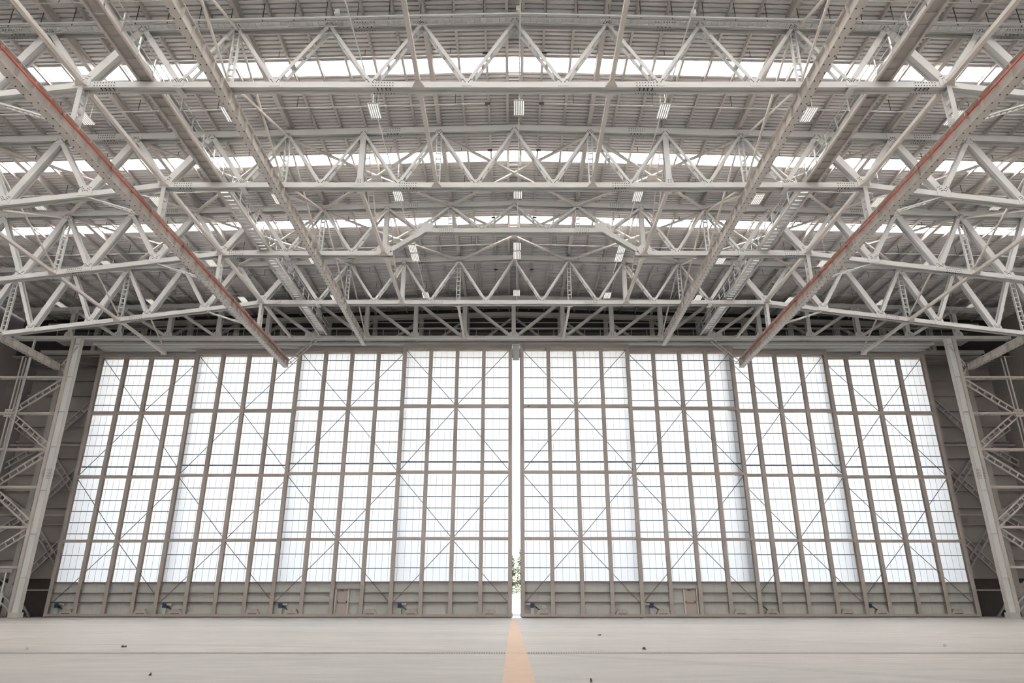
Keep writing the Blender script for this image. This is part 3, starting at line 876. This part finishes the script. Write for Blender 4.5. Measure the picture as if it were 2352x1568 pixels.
# walls
for s, n in ((-1, 'left'), (1, 'right')):
    m = MB().box(min(s*41, s*HALL*1.1), max(s*41, s*HALL*1.1), 70.0, 70.15, 3.3, 29.5, WALLC)
    o = m.build('wall_back_%s' % n, kind='structure')
    m = MB(); z = 3.4
    while z < 27:
        m.box(min(s*41, s*HALL*1.1), max(s*41, s*HALL*1.1), 69.65, 70.0, z-.05, z+.09, WALLC); z += 1.62
    m.build('cladding_rail', o)
    m = MB().box(min(s*41, s*HALL*1.1), max(s*41, s*HALL*1.1), 70.0, 70.15, 0, 3.3, WALLD)
    m.build('trim_%d' % (7 if s < 0 else 8), kind='structure')
    m = MB().box(min(s*40.95, s*41.1), max(s*40.95, s*41.1), 65.95, 70.0, 0, 29.3, WALLC)
    m.build('wall_return_%s' % n, kind='structure')
    m = MB().box(min(s*HALL, s*(HALL+.2)), max(s*HALL, s*(HALL+.2)), -24, 70, 0, 29.5, WALLC)
    m.build('wall_%s' % n, kind='structure')
    m = MB().box(min(s*HALL, s*(HALL+.2)), max(s*HALL, s*(HALL+.2)), 70, 70.2, 0, 29.5, WALLC)
m = MB()
for b in ((-HALL-.2, HALL+.2, 0, 2.5), (-HALL-.2, HALL+.2, 19, 29.8), (-HALL-.2, -42, 2.5, 19), (42, HALL+.2, 2.5, 19)): m.box(b[0], b[1], -24.2, -24, b[2], b[3], WALLC)
m.build('wall_rear', kind='structure')
w = thing_struct('window_7', (0, -24.1, 2.5))  # window added out of view to throw light on camera-facing steel
MB().quad([(-42, -24.1, 2.5), (42, -24.1, 2.5), (42, -24.1, 19), (-42, -24.1, 19)], REARP).build('pane', w)
m = MB(); x = -42
while x <= 42: m.box(x-.15, x+.15, -24.1, -23.8, 2.5, 19, DFRAME); x += 5.25
m.build('mullions', w)
# soffit of the pocket behind the head
m = MB().box(-HALL, -41, 66.75, 70.1, 29.0, 29.1, WALLC); m.build('trim_1', kind='structure')
m = MB().box(41, HALL, 66.75, 70.1, 29.0, 29.1, WALLC); m.build('trim_2', kind='structure')
for s, k in ((-1, 3), (1, 4)):
    # louvred soffit boards above the pockets, next to the door head
    m = MB()
    for i in range(4): m.box(min(s*41, s*HALL), max(s*41, s*HALL), 66.2+i*.9, 66.9+i*.9, 24.2-.0*i, 24.3, WALLC)
    m.build('trim_%d' % k, kind='structure')

# electrical cabinet by the left column
T = thing('electrical_cabinet', (-42.3, 60.2, 0), 'grey electrical cabinet on legs at the foot of the left column', 'cabinet')
MB().box(-43.3, -41.25, 59.9, 60.4, .45, 1.95, WHITEBOX).build('body', T)
MB().box(-43.25, -42.3, 59.86, 59.9, .5, 1.9, HOUS).build('door', T)
d = MB().box(-42.25, -41.3, 59.86, 59.9, .5, 1.9, HOUS).build('door', T)
MB().box(-42.2, -42.14, 59.83, 59.86, 1.1, 1.3, BOLT).build('handle', d)
for x in (-43.2, -42.3, -41.35): MB().box(x-.04, x+.04, 59.95, 60.35, 0, .45, DFRAME).build('leg', T)
T = thing('pipe_frame', (-42.3, 60.8, 0), 'galvanised pipe frame behind the cabinet by the left column', 'frame')
for x in (-44.2, -42.6, -41.7): MB().tube((x, 60.8, 0), (x, 60.8, 3.5), .07, GALV, 8).build('post', T)
MB().box(-45, -41.3, 60.7, 60.9, 3.5, 3.75, GALV).build('top_beam', T)
# downpipe
m = MB().bar((-44.4, 60.5, 1.0), (-44.0, 60.5, 24.2), .16, .16, GALV)
tag(m.build('downpipe'), 'grey galvanised downpipe rising in front of the left bracing frame', 'pipe')

# small litter on the floor
DIRT = mat('dry_leaf', (.12, .085, .06), .8)
PALE = mat('pale_scrap', (.75, .73, .7), .8)
def scrap(px, py, r, label, mt):
    th = math.radians(20.67)+math.atan((py-784)/1612)-2*math.radians(20.67)
    ang = math.atan((py-784)/1612)-math.radians(20.67)
    Y = .88/math.tan(ang); zc = Y*.9356-.88*.353; X = (px-1177)/1612*zc
    rnd = random.Random(px); r *= .62
    m = MB()
    for i in range(5):
        a = rnd.uniform(0, 6.28); cx = X+rnd.uniform(-r, r)*.8; cy = Y+rnd.uniform(-r, r)
        q = r*rnd.uniform(.35, .6); h = rnd.uniform(.01, .05)
        m.hexa([(cx+q*math.cos(a+t), cy+q*.6*math.sin(a+t), .0) for t in (0, 1.5, 3.1, 4.6)]+[(cx+q*.7*math.cos(a+t), cy+q*.5*math.sin(a+t), h) for t in (0, 1.5, 3.1, 4.6)], mt)
    tag(m.build('floor_scrap', fix=True), label, 'litter', 'scraps on the floor')
scrap(1479, 1491, .07, 'dark dry leaf clump on the floor right of the stripe, behind the drain', DIRT)
scrap(1377, 1459, .08, 'small brown leaf on the floor between the stripe and right doors', DIRT)
scrap(62, 1492, .06, 'pale scrap on the floor near the left edge by the drain', PALE)
scrap(284, 1486, .08, 'dark scrap on the floor, left side behind the drain', DIRT)
scrap(345, 1551, .03, 'small dark chip on the near floor at left', DIRT)
scrap(1358, 1566, .02, 'tiny brown chip on the near floor right of the stripe', DIRT)
scrap(2170, 1484, .07, 'pale scrap on the floor at far right behind the drain', PALE)
scrap(1475, 1420, .25, 'dark scrap at the foot of the right hangar doors', DIRT)

# ------------------------------------------------------------------ trees outside the gap
LEAF = mat('leaf_green', (.125, .14, .10), .7, noise=.4, nscale=1.5)
BARK = mat('bark', (.16, .12, .09), .9)
def tree(x, y, h, r, label, seed):
    rnd = random.Random(seed)
    T = thing('tree', (x, y, 2.5), label, 'tree', 'trees beyond the apron')
    MB().tube((x, y, 2.5), (x+.2, y, 2.5+h*.8), .22, BARK, 8).build('trunk', T)
    m = MB(); k = m.mi(LEAF)
    for i in range(5200):
        t = rnd.random()**.8; zz = 2.5+h*(.12+.88*t)
        tier = .75+.25*math.sin(zz*3.1)
        R = r*(1-t*.75)*tier*rnd.random()**.4; a = rnd.uniform(0, 6.283)
        c = V((x+R*math.cos(a), y+R*math.sin(a), zz)); q = rnd.uniform(.14, .32)
        u = V((rnd.uniform(-1, 1), rnd.uniform(-1, 1), rnd.uniform(-.4, .4))).normalized()*q
        w_ = V((rnd.uniform(-1, 1), rnd.uniform(-1, 1), rnd.uniform(-.6, .6))).normalized()*q
        b = len(m.v); m.v += [tuple(c-u), tuple(c+w_), tuple(c+u), tuple(c-w_)]; m.f.append((b, b+1, b+2, b+3)); m.m.append(k)
    m.build('foliage', T)
tree(2.2, 163, 10.2, 3.0, 'taller pale green tree outside, at the right of the door gap', 3)
tree(-.4, 171, 9.4, 3.0, 'lower pale green tree outside, at the left of the door gap', 4)

# ------------------------------------------------------------------ world, sun, camera
W = bpy.data.worlds.new('World'); SC.world = W; W.use_nodes = True
nt = W.node_tree; nt.nodes.clear()
o = nt.nodes.new('ShaderNodeOutputWorld'); bg = nt.nodes.new('ShaderNodeBackground')
tc = nt.nodes.new('ShaderNodeTexCoord'); sp = nt.nodes.new('ShaderNodeSeparateXYZ')
mr = nt.nodes.new('ShaderNodeMapRange'); mr.inputs[1].default_value = -.1; mr.inputs[2].default_value = .7
cr = nt.nodes.new('ShaderNodeMix'); cr.data_type = 'RGBA'
cr.inputs[6].default_value = (1.0, .99, .97, 1); cr.inputs[7].default_value = (.84, .92, 1.0, 1)
nt.links.new(tc.outputs['Generated'], sp.inputs[0]); nt.links.new(sp.outputs[2], mr.inputs[0]); nt.links.new(mr.outputs[0], cr.inputs[0])
nt.links.new(cr.outputs[2], bg.inputs[0]); bg.inputs[1].default_value = 2.4
nt.links.new(bg.outputs[0], o.inputs[0])

sd = bpy.data.lights.new('sun', 'SUN'); so = bpy.data.objects.new('sun', sd); COL.objects.link(so)
sd.energy = 54; sd.angle = math.radians(2); sd.color = (1, .965, .92)
so.rotation_euler = (math.radians(38), 0, math.radians(-12)); so.location = (0, -60, 80)
cam = bpy.data.cameras.new('camera'); co = bpy.data.objects.new('camera', cam); COL.objects.link(co)
co.location = (0, 0, .88)
co.rotation_euler = (math.radians(90+20.67), 0, 0)
cam.sensor_width = 36; cam.lens = 1612/2352*36; cam.shift_x = -1/2352
cam.clip_end = 1000; cam.clip_start = .05
SC.camera = co

vs = SC.view_settings
vs.view_transform = 'Standard'; vs.look = 'None'; vs.gamma = 1; vs.use_curve_mapping = False
vs.exposure = .82
SC.cycles.max_bounces = 5; SC.cycles.diffuse_bounces = 3; SC.cycles.transmission_bounces = 4
SC.cycles.glossy_bounces = 2; SC.cycles.transparent_max_bounces = 4
SC.cycles.caustics_reflective = False; SC.cycles.caustics_refractive = False
SC.cycles.sample_clamp_indirect = 10
SC.cycles.use_adaptive_sampling = True; SC.cycles.adaptive_threshold = .08
SC.cycles.use_light_tree = False
TUBE.cycles.emission_sampling = 'NONE'
